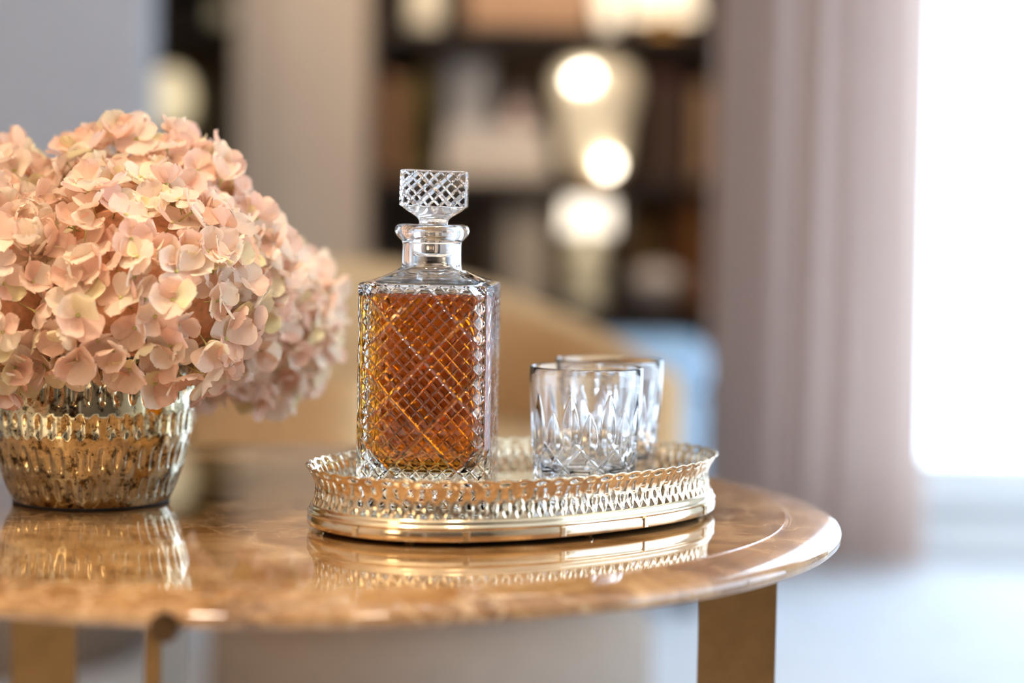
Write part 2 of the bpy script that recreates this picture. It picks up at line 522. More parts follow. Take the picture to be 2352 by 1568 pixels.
# ------------------------------------------------------------------ oval silver gallery tray
TRC = (0.0066, 1.4300)
TRA, TRB, TRN, TRT = 0.164, 0.103, 2.2, R_(41)
def tray():
    t = empty('serving_tray', (TRC[0], TRC[1], TZ), TRT)
    tag(t, 'oval antique silver tray with pierced gallery rim on the marble table', 'tray')
    # arc-length samples of the superellipse with outward normals
    K = 4000
    raw = []
    for i in range(K + 1):
        a = 2 * math.pi * i / K
        c, s = math.cos(a), math.sin(a)
        raw.append((TRA * math.copysign(abs(c) ** (2 / TRN), c), TRB * math.copysign(abs(s) ** (2 / TRN), s)))
    cum = [0]
    for p, q in zip(raw, raw[1:]):
        cum.append(cum[-1] + math.hypot(q[0] - p[0], q[1] - p[1]))
    Lt = cum[-1]
    def sample(N):
        out, k = [], 0
        for i in range(N):
            s = Lt * i / N
            while cum[k + 1] < s: k += 1
            f = (s - cum[k]) / max(1e-12, cum[k + 1] - cum[k])
            out.append((raw[k][0] + (raw[k + 1][0] - raw[k][0]) * f, raw[k][1] + (raw[k + 1][1] - raw[k][1]) * f))
        nr = []
        for i in range(N):
            p, q = out[i - 2], out[(i + 2) % N]
            dx, dy = q[0] - p[0], q[1] - p[1]
            l = math.hypot(dx, dy)
            nr.append((dy / l, -dx / l))
        return out, nr
    # moulded base rim, swept profile (offset outward, z)
    P, Nn = sample(300)
    prof = [(-0.012, 0.0125), (-0.0045, 0.0125), (-0.0035, 0.0185), (-0.0012, 0.0188), (-0.0002, 0.0178), (0.0006, 0.0162), (0.0004, 0.0150), (0.0014, 0.0143),
            (0.0022, 0.0133), (0.0020, 0.0124), (0.0012, 0.0120), (0.0014, 0.0112), (0.0022, 0.0095), (0.0022, 0.0052), (0.0014, 0.0042), (-0.004, 0.0040), (-0.012, 0.0048)]
    V, Fc = [], []
    n = len(prof)
    for p, q in zip(P, Nn):
        for o_, z in prof:
            V.append((p[0] + q[0] * o_, p[1] + q[1] * o_, z))
    for i in range(300):
        j = (i + 1) % 300
        for k in range(n):
            l = (k + 1) % n
            Fc.append((i * n + k, j * n + k, j * n + l, i * n + l))
    mesh_obj('base_rim', V, Fc, M['silver'], t)
    # mirror floor
    V = [(p[0] - q[0] * 0.004, p[1] - q[1] * 0.004, z) for z in (0.0124, 0.0080) for p, q in zip(P, Nn)]
    Fc = [tuple(range(300)), tuple(range(599, 299, -1))] + [((i + 1) % 300, i, 300 + i, 300 + (i + 1) % 300) for i in range(300)]
    mesh_obj('tray_floor', V, Fc, M['silver_in'], t, smooth=False)
    # felt covered underside
    V = [(p[0] - q[0] * 0.010, p[1] - q[1] * 0.010, z) for z in (0.0080, 0.0030) for p, q in zip(P, Nn)]
    mesh_obj('underside', V, Fc, M['black'], t, smooth=False)
    # pierced gallery : marching squares over one repeated motif
    NM, GU, GV = 33, 44, 44
    def ell(u, v, cu_, cv, a, b, rot=0.0):
        dx, dy = u - cu_, v - cv
        c, s = math.cos(rot), math.sin(rot)
        x, y = dx * c + dy * s, -dx * s + dy * c
        return (math.hypot(x / a, y / b) - 1) * min(a, b)
    def dia(u, v, cu_, cv, a, b):
        return (abs(u - cu_) / a + abs(v - cv) / b - 1) * min(a, b) * 0.8
    def tri(u, v, cu_, v0, hw, h):
        y = v - v0
        return max(-y, (abs(u - cu_) * h + y * hw - hw * h) / math.hypot(h, hw))
    def slot(u, v, cu_, v0, v1, w, sl):
        mid = (v0 + v1) / 2
        x = abs(u - cu_ - sl * (v - mid))
        ww = w * (0.55 + 0.9 * abs(v - mid) / (v1 - v0))
        return max(x - ww, v0 - v, v - v1)
    def sdf(u, v):
        d = 9.0
        for du in (-1, 0, 1):
            uu = u + du
            if uu < -0.3 or uu > 1.3: continue
            d = min(d, tri(uu, v, 1 / 6, 0.03, 0.125, 0.20), tri(uu, v, 0.5, 0.03, 0.125, 0.20), tri(uu, v, 5 / 6, 0.03, 0.125, 0.20),
                    ell(uu, v, 0.335, 0.315, 0.070, 0.105, 0.25), dia(uu, v, 0.70, 0.37, 0.10, 0.18), ell(uu, v, 0.02, 0.315, 0.065, 0.105, -0.25),
                    slot(uu, v, 0.12, 0.46, 0.76, 0.080, 0.15), slot(uu, v, 0.44, 0.47, 0.75, 0.066, -0.15), slot(uu, v, 0.82, 0.58, 0.76, 0.078, 0.1),
                    ell(uu, v, 0.25, 0.872, 0.160, 0.058), ell(uu, v, 0.74, 0.872, 0.100, 0.052))
        top = 0.955 + 0.045 * abs(math.sin(2 * math.pi * u)) - v
        return min(d, top)
    grid = [[sdf(i / GU, j / GV * 1.02) for j in range(GV + 1)] for i in range(GU + 1)]
    grid[GU] = list(grid[0])
    mv, mf, key = [], [], {}
    def vid(k, u, v):
        if k not in key:
            key[k] = len(mv)
            mv.append((u, v))
        return key[k]
    for i in range(GU):
        for j in range(GV):
            cs = [(i, j), (i + 1, j), (i + 1, j + 1), (i, j + 1)]
            val = [grid[a][b] for a, b in cs]
            if max(val) <= 0: continue
            poly = []
            for k in range(4):
                a, b = cs[k], cs[(k + 1) % 4]
                va, vb = val[k], val[(k + 1) % 4]
                if va > 0: poly.append(vid(a, a[0] / GU, a[1] / GV))
                if (va > 0) != (vb > 0):
                    f = va / (va - vb)
                    kk = (min(a, b), max(a, b))
                    poly.append(vid(kk, (a[0] + (b[0] - a[0]) * f) / GU, (a[1] + (b[1] - a[1]) * f) / GV))
            if len(poly) > 2: mf.append(tuple(poly))
    NP = NM * GU
    P, Nn = sample(NP)
    V, Fc, gl = [], [], {}
    for mi in range(NM):
        mp = []
        for (u, v) in mv:
            s = (mi + u) * GU
            ks = (round(s, 4) % NP, round(v, 6))
            if ks not in gl:
                i0 = int(math.floor(s + 1e-9)) % NP
                f = s - math.floor(s + 1e-9)
                i1 = (i0 + 1) % NP
                px = P[i0][0] * (1 - f) + P[i1][0] * f
                py = P[i0][1] * (1 - f) + P[i1][1] * f
                nx = Nn[i0][0] * (1 - f) + Nn[i1][0] * f
                ny = Nn[i0][1] * (1 - f) + Nn[i1][1] * f
                d = sdf(u, v * 1.02)
                off = -0.0018 - 0.0022 * math.sin(math.pi * min(1, v * 1.05)) + 0.0058 * v ** 3
                off += 0.00035 * math.exp(-(d / 0.035) ** 2) + 0.0003 * math.sin(11 * math.pi * u) * math.sin(math.pi * min(1, v * 2.2)) * (v < 0.45)
                gl[ks] = len(V)
                V.append((px + nx * off, py + ny * off, 0.0178 + 0.0275 * v))
            mp.append(gl[ks])
        for f in mf:
            Fc.append(tuple(mp[i] for i in f))
    g = mesh_obj('pierced_gallery', V, Fc, M['silver'], t)
    so = g.modifiers.new('thickness', 'SOLIDIFY')
    so.thickness = 0.0009
    so.offset = -1
    # little clasp plates over the rim joints and feet
    P, Nn = sample(300)
    for k in (8, 58, 108, 158, 184, 208, 234, 262, 284):
        p, q = P[k], Nn[k]
        c = box('rim_clasp', -0.0022, 0.0022, -0.0008, 0.0008, 0.0046, 0.0118, M['silver'], t, bev=0.0006)
        c.location = (p[0] + q[0] * 0.0024, p[1] + q[1] * 0.0024, 0)
        c.rotation_euler = (0, 0, math.atan2(q[1], q[0]) + math.pi / 2)
    for k in (20, 95, 170, 220, 285):
        p, q = P[k], Nn[k]
        lathe('foot', [(0, 0), (0.003, 0), (0.0042, 0.0035), (0.0042, 0.0045), (0, 0.0045)], M['silver'], t, 16, (p[0] - q[0] * 0.014, p[1] - q[1] * 0.014, 0))
tray()
TF = TZ + 0.0124          # tray floor

# ------------------------------------------------------------------ cut crystal
def quilt_box(half, nx, dxu, z_anchor, jlo, jhi, dzu, unit, fine, dfine, dmaj):
    """four quilted faces: grid cells aligned with both cut directions. returns verts, faces, smooth flags, top ring, bottom ring"""
    V, Fc = [], []
    hx = nx * dxu
    def depth(i2, j2):
        # i2, j2 in half cells ; u, v in cells
        u = (i2 + j2) / 2.0
        v = (i2 - j2) / 2.0
        d = 0.0
        for w in (u, v):
            k = abs(((w + unit / 2) % unit) - unit / 2)
            d = max(d, dmaj * max(0, 1 - k / 2.0))
            k = abs(((w + fine / 2) % fine) - fine / 2)
            d = max(d, dfine * max(0, 1 - k / 1.0))
        return d
    tops, bots = [], []
    for f in range(4):
        ang = f * math.pi / 2
        ca, sa = math.cos(ang), math.sin(ang)
        def place(x, z, d):
            y = -half + d
            return (x * ca - y * sa, x * sa + y * ca, z)
        idx, cid = {}, {}
        for j in range(jlo, jhi + 1):
            for i in range(-nx, nx + 1):
                edge = i in (-nx, nx) or j in (jlo, jhi)
                idx[i, j] = len(V)
                V.append(place(i * dxu, z_anchor + j * dzu, 0 if edge else depth(2 * i, 2 * j)))
        for j in range(jlo, jhi):
            for i in range(-nx, nx):
                c = len(V)
                V.append(place((i + .5) * dxu, z_anchor + (j + .5) * dzu, depth(2 * i + 1, 2 * j + 1)))
                a, b, d, e = idx[i, j], idx[i + 1, j], idx[i + 1, j + 1], idx[i, j + 1]
                Fc.extend([(a, b, c), (b, d, c), (d, e, c), (e, a, c)])
        tops.append([idx[i, jhi] for i in range(-nx, nx + 1)])
        bots.append([idx[i, jlo] for i in range(-nx, nx + 1)])
        if f == 0: first = idx
        else:
            for j in range(jlo, jhi):
                Fc.append((prev[nx, j], idx[-nx, j], idx[-nx, j + 1], prev[nx, j + 1]))
        prev = idx
    for j in range(jlo, jhi):
        Fc.append((prev[nx, j], first[-nx, j], first[-nx, j + 1], prev[nx, j + 1]))
    sm = [False] * len(Fc)
    return V, Fc, sm, sum(tops, []), sum(bots, [])

def ring_stack(V, Fc, sm, ring, loops, up=True, cap=True):
    """continue from an existing ring with loops (func angle -> (x, y, z)); up: faces wind for rising rings"""
    ang = [math.atan2(V[i][1], V[i][0]) for i in ring]
    n = len(ring)
    cur = ring
    for fn in loops:
        b = len(V)
        for a in ang: V.append(fn(a))
        nxt = list(range(b, b + n))
        for i in range(n):
            j = (i + 1) % n
            Fc.append((cur[i], cur[j], nxt[j], nxt[i]) if up else (cur[j], cur[i], nxt[i], nxt[j]))
            sm.append(True)
        cur = nxt
    if cap:
        c = len(V)
        V.append((0, 0, V[cur[0]][2]))
        for i in range(n):
            j = (i + 1) % n
            Fc.append((cur[i], cur[j], c) if up else (cur[j], cur[i], c))
            sm.append(True)
    return cur

def loop(r, z, sq=0.0, n=5.0):
    """circle (sq=0) .. rounded square of half size r (sq=1)"""
    def fn(a):
        c, s = math.cos(a), math.sin(a)
        rs = r / (abs(c) ** n + abs(s) ** n) ** (1 / n)
        rr = r * (1 - sq) + rs * sq
        return (rr * c, rr * s, z)
    return fn

def decanter():
    z0 = TF - TZ                           # heights below are above the table top
    D = empty('decanter', (-0.0580, 1.4165, TF), R_(-3.2))
    tag(D, 'square cut crystal decanter with amber liquor and stopper on silver tray', 'decanter')
    dx, dz = 0.0476 / 40, 0.0515 / 40
    h = 0.0465
    sh = lambda z: z - z0                  # to local height
    V, Fc, sm, top, bot = quilt_box(h, 36, dx, sh(0.118), -80, 40, dz, 40, 8, 0.00036, 0.00120)
    ztop, zbot = sh(0.118) + 40 * dz, sh(0.118) - 80 * dz
    L = [loop(h - 0.0012, ztop + 0.0011, 1, 26)]
    for k in range(1, 9):
        s = k / 8
        r = (h - 0.0012) * (1 - s) + 0.0216 * s
        L.append(loop(r, ztop + 0.0011 + 0.0098 * s ** 1.25, (1 - s) ** 0.8, 26 - 20 * s))
    for r, z in ((0.0210, 0.1830), (0.0209, 0.1900), (0.0209, 0.1975), (0.0214, 0.1995), (0.0236, 0.2015), (0.0258, 0.2040), (0.0267, 0.2068), (0.0262, 0.2092), (0.0248, 0.2108), (0.0225, 0.2114), (0.0195, 0.2110), (0.0180, 0.2095),
                 (0.0172, 0.2050), (0.0166, 0.1950), (0.0166, 0.1850)):
        L.append(loop(r, sh(z)))
    for r, z, q in ((0.0175, 0.1800, 0), (0.0210, 0.1762, 0.15), (0.0275, 0.1732, 0.45), (0.0345, 0.1706, 0.8), (0.0385, 0.1680, 1), (0.0402, 0.1640, 1)):
        L.append(loop(r, sh(z), q, 7))
    CAV = ((0.0405, 0.1600, 1), (0.0405, 0.1200, 1), (0.0405, 0.0800, 1), (0.0405, 0.0560, 1), (0.0395, 0.0500, 1), (0.0365, 0.0440, 1), (0.0315, 0.0395, 0.9), (0.024, 0.0375, 0.7), (0.012, 0.0368, 0.4))
    for r, z, q in CAV:
        L.append(loop(r, sh(z), q, 7))
    ring_stack(V, Fc, sm, top, L, True, True)
    Lb = [loop(h - 0.0008, zbot - 0.0014, 1, 26), loop(h - 0.0028, 0.0, 1, 22), loop(h * 0.6, 0.0, 1, 12), loop(h * 0.55, 0.0012, 1, 10), loop(h * .2, 0.0022, 0.5, 8)]
    ring_stack(V, Fc, sm, bot, Lb, False, True)
    mesh_obj('glass_body', V, Fc, M['crystal'], D, sm_list=sm)
    # liquor : fills the cavity, its skin sunk a little into the glass
    V, Fc, sm = [], [], []
    n = 160
    e = 0.0004
    lv = [(0.0402 + e, 0.1635, 1)] + [(r + e, z - (e if r < 0.04 else 0), q) for r, z, q in CAV]
    base = [loop(lv[0][0], sh(lv[0][1]), 1, 7)(2 * math.pi * (i + .5) / n) for i in range(n)]
    V.extend(base)
    ring = list(range(n))
    ring_stack(V, Fc, sm, ring, [loop(r, sh(z), q, 7) for r, z, q in lv[1:]], False, True)
    c = len(V)
    V.append((0, 0, base[0][2]))
    for i in range(n):
        Fc.append((i, (i + 1) % n, c)); sm.append(False)
    o = mesh_obj('liquor', V, Fc, M['liquor'], D, sm_list=sm)
    o['label'] = 'amber brown liquor filling the decanter to its shoulder'
    # stopper
    h2 = 0.0236
    un = 0.0240 / 24
    V, Fc, sm, top, bot = quilt_box(h2, 22, un, 0.0130, -12, 12, un, 24, 8, 0.0007, 0.0012)
    ring_stack(V, Fc, sm, top, [loop(h2 - 0.0010, 0.0256, 1, 20), loop(h2 - 0.004, 0.0260, 1, 14), loop(h2 * .5, 0.0260, 1, 8)], True, True)
    LL = [loop(h2 - 0.0012, 0.0, 1, 20), loop(0.0195, -0.0026, 0.75, 8), loop(0.0158, -0.0048, 0.35, 6), loop(0.0125, -0.0068, 0.1), loop(0.0108, -0.0086), loop(0.0101, -0.0105), loop(0.0101, -0.0125),
          loop(0.0125, -0.0145), loop(0.0150, -0.0165), loop(0.0156, -0.0200), loop(0.0150, -0.0300), loop(0.0140, -0.0345), loop(0.008, -0.0350)]
    ring_stack(V, Fc, sm, bot, LL, False, True)
    s = mesh_obj('stopper', V, Fc, M['crystal'], D, sm_list=sm)
    s.location = (0.0010, 0, sh(0.2235))
    s.rotation_euler = (0, R_(0.9), R_(3.6))
    s['label'] = 'square cut crystal stopper of the decanter'
decanter()

def tumbler(name, loc, rz, label, mesh=None):
    if mesh is None:
        NT, Hh = 360, 0.0976
        rows = [k / 150 for k in range(151)]
        def rout(z):
            r = 0.0362 + 0.0053 * min(1, z / 0.085) ** 0.9
            if z < 0.005: r -= 0.0028 * (1 - z / 0.005) ** 2
            return r
        def cut(t, z):
            d = 0.0
            k = t / 20.0
            for off in (-1, 0, 1):
                c = math.floor(k) + off
                tall = (c % 2 == 0)
                zt_, zb = (0.0800, 0.0350) if tall else (0.0675, 0.0290)
                if zb < z < zt_:
                    s = (z - zb) / (zt_ - zb)
                    w = 8.6 * (math.sin(math.pi * s ** 0.75) ** 0.85)
                    x = abs(t - (c + 0.5) * 20)
                    if w > 0 and x < w: d = max(d, 0.0025 * (w / 8.6) * (1 - x / w))
            if z < 0.0465:
                fade = min(1, (0.0465 - z) / 0.006) * min(1, z / 0.004)
                mm = z / 0.0385 * 57.0                   # degrees per height for 45 degree cuts
                for sg in (1, -1):
                    q = (t + sg * mm) % 40.0
                    x = min(q, 40 - q)
                    if x < 3.4: d = max(d, 0.0021 * fade * (1 - x / 3.4))
            return d
        V, Fc = [], []
        zs = [Hh * s for s in rows[:-2]] + [Hh - 0.0007]
        for z in zs:
            r_ = rout(z)
            for i in range(NT):
                t = 360.0 * i / NT
                r = r_ - cut(t, z)
                a = R_(t)
                V.append((r * math.cos(a), r * math.sin(a), z))
        def ring(r, z):
            for i in range(NT):
                a = R_(360.0 * i / NT)
                V.append((r * math.cos(a), r * math.sin(a), z))
        ro = rout(Hh)
        extra = [(ro - 0.0003, Hh - 0.0002), (ro - 0.0011, Hh), (ro - 0.0019, Hh - 0.0003), (ro - 0.0022, Hh - 0.0010)]
        for k in range(1, 13):
            z = Hh - 0.001 - (Hh - 0.001 - 0.030) * k / 12
            extra.append((rout(z) - 0.0023 - 0.0030 * (k / 12) ** 0.7, z))
        extra += [(0.0315, 0.0255), (0.0285, 0.0222), (0.0235, 0.0203), (0.015, 0.0195), (0.006, 0.0192)]
        for r, z in extra: ring(r, z)
        nr = len(zs) + len(extra)
        for k in range(nr - 1):
            for i in range(NT):
                j = (i + 1) % NT
                Fc.append((k * NT + i, k * NT + j, (k + 1) * NT + j, (k + 1) * NT + i))
        c = len(V); V.append((0, 0, 0.0192))
        b = (nr - 1) * NT
        for i in range(NT): Fc.append((b + i, b + (i + 1) % NT, c))
        # underside
        b2 = len(V)
        ring(0.026, 0.0); ring(0.024, 0.0015); ring(0.010, 0.0020)
        c = len(V); V.append((0, 0, 0.0020))
        for i in range(NT):
            j = (i + 1) % NT
            Fc.append((j, i, b2 + i, b2 + j))
            Fc.append((b2 + j, b2 + i, b2 + NT + i, b2 + NT + j))
            Fc.append((b2 + NT + j, b2 + NT + i, b2 + 2 * NT + i, b2 + 2 * NT + j))
            Fc.append((b2 + 2 * NT + j, b2 + 2 * NT + i, c))
        o = mesh_obj(name, V, Fc, M['tumbler'])
        mesh = o.data
    else:
        o = bpy.data.objects.new(name, mesh)
        COL.objects.link(o)
    o.location = loc
    o.rotation_euler = (0, 0, rz)
    tag(o, label, 'glass', 'cut crystal tumblers on the tray')
    return mesh
tm = tumbler('tumbler', (0.0545, 1.4490, TF), R_(3), 'cut crystal tumbler standing next to the decanter on the tray')
tumbler('tumbler', (0.0750, 1.5320, TF), R_(11), 'cut crystal tumbler behind the other one, at the far tray rim', tm)

# ------------------------------------------------------------------ mercury glass vase
VC = (-0.313, 1.482)
def vase():
    v = empty('vase', (VC[0], VC[1], TZ))
    tag(v, 'round speckled mercury glass vase full of peach hydrangeas', 'vase')
    prof = [(0.000, 0.0560), (0.004, 0.0585), (0.012, 0.0622), (0.025, 0.0668), (0.040, 0.0712), (0.055, 0.0742), (0.070, 0.0757), (0.085, 0.0757), (0.098, 0.0748), (0.104, 0.0745)]
    def rad(z):
        for (z0, a), (z1, b) in zip(prof, prof[1:]):
            if z <= z1: 
                f = (z - z0) / (z1 - z0)
                return a + (b - a) * f
        return prof[-1][1]
    NT, NZ = 360, 90
    rows = [(0.016, 0.0080), (0.0385, 0.0092), (0.0625, 0.0092), (0.0870, 0.0092)]
    rg = random.Random(3)
    jit = [[rg.uniform(-0.6, 0.6) for _ in range(45)] for _ in rows]
    dep = [[rg.uniform(0.7, 1.25) for _ in range(45)] for _ in rows]
    def dimple(i, z):
        d = 0.0
        for k, (zc, hl) in enumerate(rows):
            s = (z - zc) / hl
            if abs(s) >= 1: continue
            q = (i + (4 if k % 2 else 0)) / 8.0
            c = int(math.floor(q)) % 45
            x = ((q % 1) - 0.5) * 8 + jit[k][c]
            w = 2.0 * math.sqrt(1 - s * s) + 0.01
            if abs(x) < w: d = max(d, 0.0019 * dep[k][c] * (1 - (x / w) ** 2) * (1 - s * s) ** 0.5)
        return d
    V, Fc = [], []
    H = 0.104
    for k in range(NZ + 1):
        z = 0.0015 + (H - 0.0015) * k / NZ
        for i in range(NT):
            a = 2 * math.pi * i / NT
            r = rad(z) - dimple(i, z)
            V.append((r * math.cos(a), r * math.sin(a), z))
    ins = [(0.0735, H + 0.001), (0.0722, H), (0.0722, 0.095), (0.0725, 0.075), (0.069, 0.045), (0.060, 0.015), (0.045, 0.008), (0.02, 0.007)]
    for r, z in ins:
        for i in range(NT):
            a = 2 * math.pi * i / NT
            V.append((r * math.cos(a), r * math.sin(a), z))
    nr = NZ + 1 + len(ins)
    for k in range(nr - 1):
        for i in range(NT):
            j = (i + 1) % NT
            Fc.append((k * NT + i, k * NT + j, (k + 1) * NT + j, (k + 1) * NT + i))
    Fc.append(tuple(range((nr - 1) * NT, nr * NT)))
    Fc.append(tuple(range(NT))[::-1])
    mesh_obj('bowl', V, Fc, M['mercury'], v)
    lathe('foot_ring', [(0, 0.0), (0.0565, 0.0), (0.0578, 0.0012), (0.0575, 0.0032), (0.050, 0.0034), (0, 0.0034)], M['black'], v, 64)
vase()

# ------------------------------------------------------------------ hydrangeas
def petal_meshes():
    out = []
    rg = random.Random(11)
    for k in range(6):
        Lp, Wp = rg.uniform(0.0168, 0.0192), rg.uniform(0.0185, 0.0225)
        cup, side, wav, ph = rg.uniform(-0.05, 0.40), rg.uniform(-0.10, 0.50), rg.uniform(0.0006, 0.0015), rg.uniform(0, 6)
        tw = rg.uniform(-0.25, 0.25)
        NS, NT = 8, 8
        V, Fc = [], []
        for i in range(NS + 1):
            s = i / NS
            w = 0.5 * Wp * (0.12 + 0.88 * min(1, s / 0.55) ** 0.7) * math.sqrt(max(0.0, 1 - max(0, (s - 0.5) / 0.52) ** 2.4))
            for j in range(NT + 1):
                t = j / NT * 2 - 1
                x = Lp * s * (1 - 0.06 * t * t)
                y = w * t
                edge = max(abs(t), s) ** 3
                if i == NS: x += 0.0004 * math.sin(j * 2.1 + ph)
                z = cup * Lp * s * s + side * abs(t) ** 2 * w * 0.8 + wav * edge * math.sin(5 * t + 4 * s + ph) + tw * y * s - 0.002 * s
                V.append((x + 0.0006, y, z))
        for i in range(NS):
            for j in range(NT):
                a = i * (NT + 1) + j
                Fc.append((a, a + NT + 1, a + NT + 2, a + 1))
        me = bpy.data.meshes.new('petal')
        me.from_pydata(V, [], Fc)
        me.update()
        me.polygons.foreach_set('use_smooth', [True] * len(me.polygons))
        me.materials.append(M['petal'])
        out.append(me)
    return out

def floret_mesh():
    # small button centre with four bumps and a thin stalk behind it
    o = lathe('floret', [(0, -0.016), (0.0005, -0.016), (0.0006, -0.002), (0.0013, -0.0008), (0.0017, 0.0004), (0.0013, 0.0014), (0.0006, 0.0017), (0, 0.0016)], M['pistil'], None, 8)
    me = o.data
    bpy.data.objects.remove(o)
    return me

HEADS = [  # centre x, y, z above table, radius, label
    (-0.268, 1.422, 0.158, 0.084, 'full peach hydrangea head at the front, right above the vase rim'),
    (-0.378, 1.418, 0.148, 0.082, 'peach hydrangea head at the front, next to the full one above the rim'),
    (-0.278, 1.500, 0.196, 0.084, 'topmost peach hydrangea head crowning the bouquet'),
    (-0.248, 1.498, 0.158, 0.077, 'peach hydrangea head on the bouquet side towards the decanter'),
    (-0.217, 1.610, 0.128, 0.073, 'drooping peach hydrangea head hanging low behind the bouquet'),
    (-0.405, 1.505, 0.182, 0.084, 'peach hydrangea head on the bouquet side away from the decanter'),
]
def hydrangeas():
    PM = petal_meshes()
    FM = floret_mesh()
    rg = random.Random(23)
    for hi, (hx, hy, hz, hr, lab) in enumerate(HEADS):
        c = Vector((hx, hy, TZ + hz))
        basep = Vector((VC[0] + (hx - VC[0]) * 0.25, VC[1] + (hy - VC[1]) * 0.25, TZ + 0.012))
        root = empty('hydrangea', basep)
        tag(root, lab, 'flower', 'hydrangea heads in the vase')
        rel = c - basep
        rim = Vector(((hx - VC[0]) * 0.30, (hy - VC[1]) * 0.30, 0.075))
        tube('stem', [(0, 0, 0), rim, rim * 0.35 + rel * 0.65, rel], 0.0035, M['stem'], root)
        # inner mass of closed blooms
        bm = bmesh.new()
        bmesh.ops.create_icosphere(bm, subdivisions=4, radius=hr * 0.76)
        for v in bm.verts:
            q = v.co.normalized()
            v.co *= 1 + 0.05 * math.sin(q.x * 17 + hi) * math.sin(q.y * 19) * math.sin(q.z * 15 + 2)
            if v.co.z < -hr * 0.3: v.co.z = -hr * 0.3 + (v.co.z + hr * 0.3) * 0.5
        me = bpy.data.meshes.new('inner_blooms'); bm.to_mesh(me); bm.free()
        me.materials.append(M['flower_core'])
        me.polygons.foreach_set('use_smooth', [True] * len(me.polygons))
        o = bpy.data.objects.new('inner_blooms', me); COL.objects.link(o); o.parent = root; o.location = rel
        N = 235
        for k in range(N):
            z = 1 - 2 * (k + 0.5) / N
            if z < -0.80: continue
            a = k * 2.399963 + hi
            nrm = Vector((math.sqrt(1 - z * z) * math.cos(a), math.sqrt(1 - z * z) * math.sin(a), z))
            nrm = (nrm + Vector((rg.uniform(-.09, .09), rg.uniform(-.09, .09), rg.uniform(-.09, .09)))).normalized()
            if nrm.y > 0.55: continue                         # far side, never seen
            lump = 1 + 0.05 * math.sin(5 * nrm.x + hi * 2) * math.sin(6 * nrm.z + hi)
            p = c + nrm * hr * lump * rg.uniform(0.84, 1.03)
            skip = False
            for hj, (ox, oy, oz, orr, _) in enumerate(HEADS):
                if hj != hi and (p - Vector((ox, oy, TZ + oz))).length < orr * 0.86: skip = True
            dv = math.hypot(p.x - VC[0], p.y - VC[1])
            if p.z - TZ < 0.106 and dv < 0.088: skip = True
            if p.z - TZ < 0.06: skip = True
            if skip: continue
            out = (nrm + Vector((rg.uniform(-.62, .62), rg.uniform(-.62, .62), rg.uniform(-.45, .60)))).normalized()
            q = out.to_track_quat('Z', 'Y')
            sc = rg.uniform(0.78, 1.12)
            mt = Matrix.Translation(p - basep) @ q.to_matrix().to_4x4() @ Matrix.Rotation(rg.uniform(0, 6.28), 4, 'Z') @ Matrix.Scale(sc, 4)
            f = bpy.data.objects.new('floret', FM)
            COL.objects.link(f)
            f.parent = root
            f.matrix_basis = mt
            el = rg.uniform(0.05, 0.80)
            for w in range(4):
                pt = bpy.data.objects.new('petal', PM[rg.randrange(6)])
                COL.objects.link(pt)
                pt.parent = f
                pt.matrix_basis = (Matrix.Rotation(w * math.pi / 2 + rg.uniform(-.14, .14), 4, 'Z') @ Matrix.Translation((0, 0, 0.0004 * (w % 2)))
                                   @ Matrix.Rotation(-(el + rg.uniform(-.16, .16)), 4, 'Y') @ Matrix.Rotation(rg.uniform(-.22, .22), 4, 'X') @ Matrix.Scale(rg.uniform(.85, 1.1), 4))
hydrangeas()

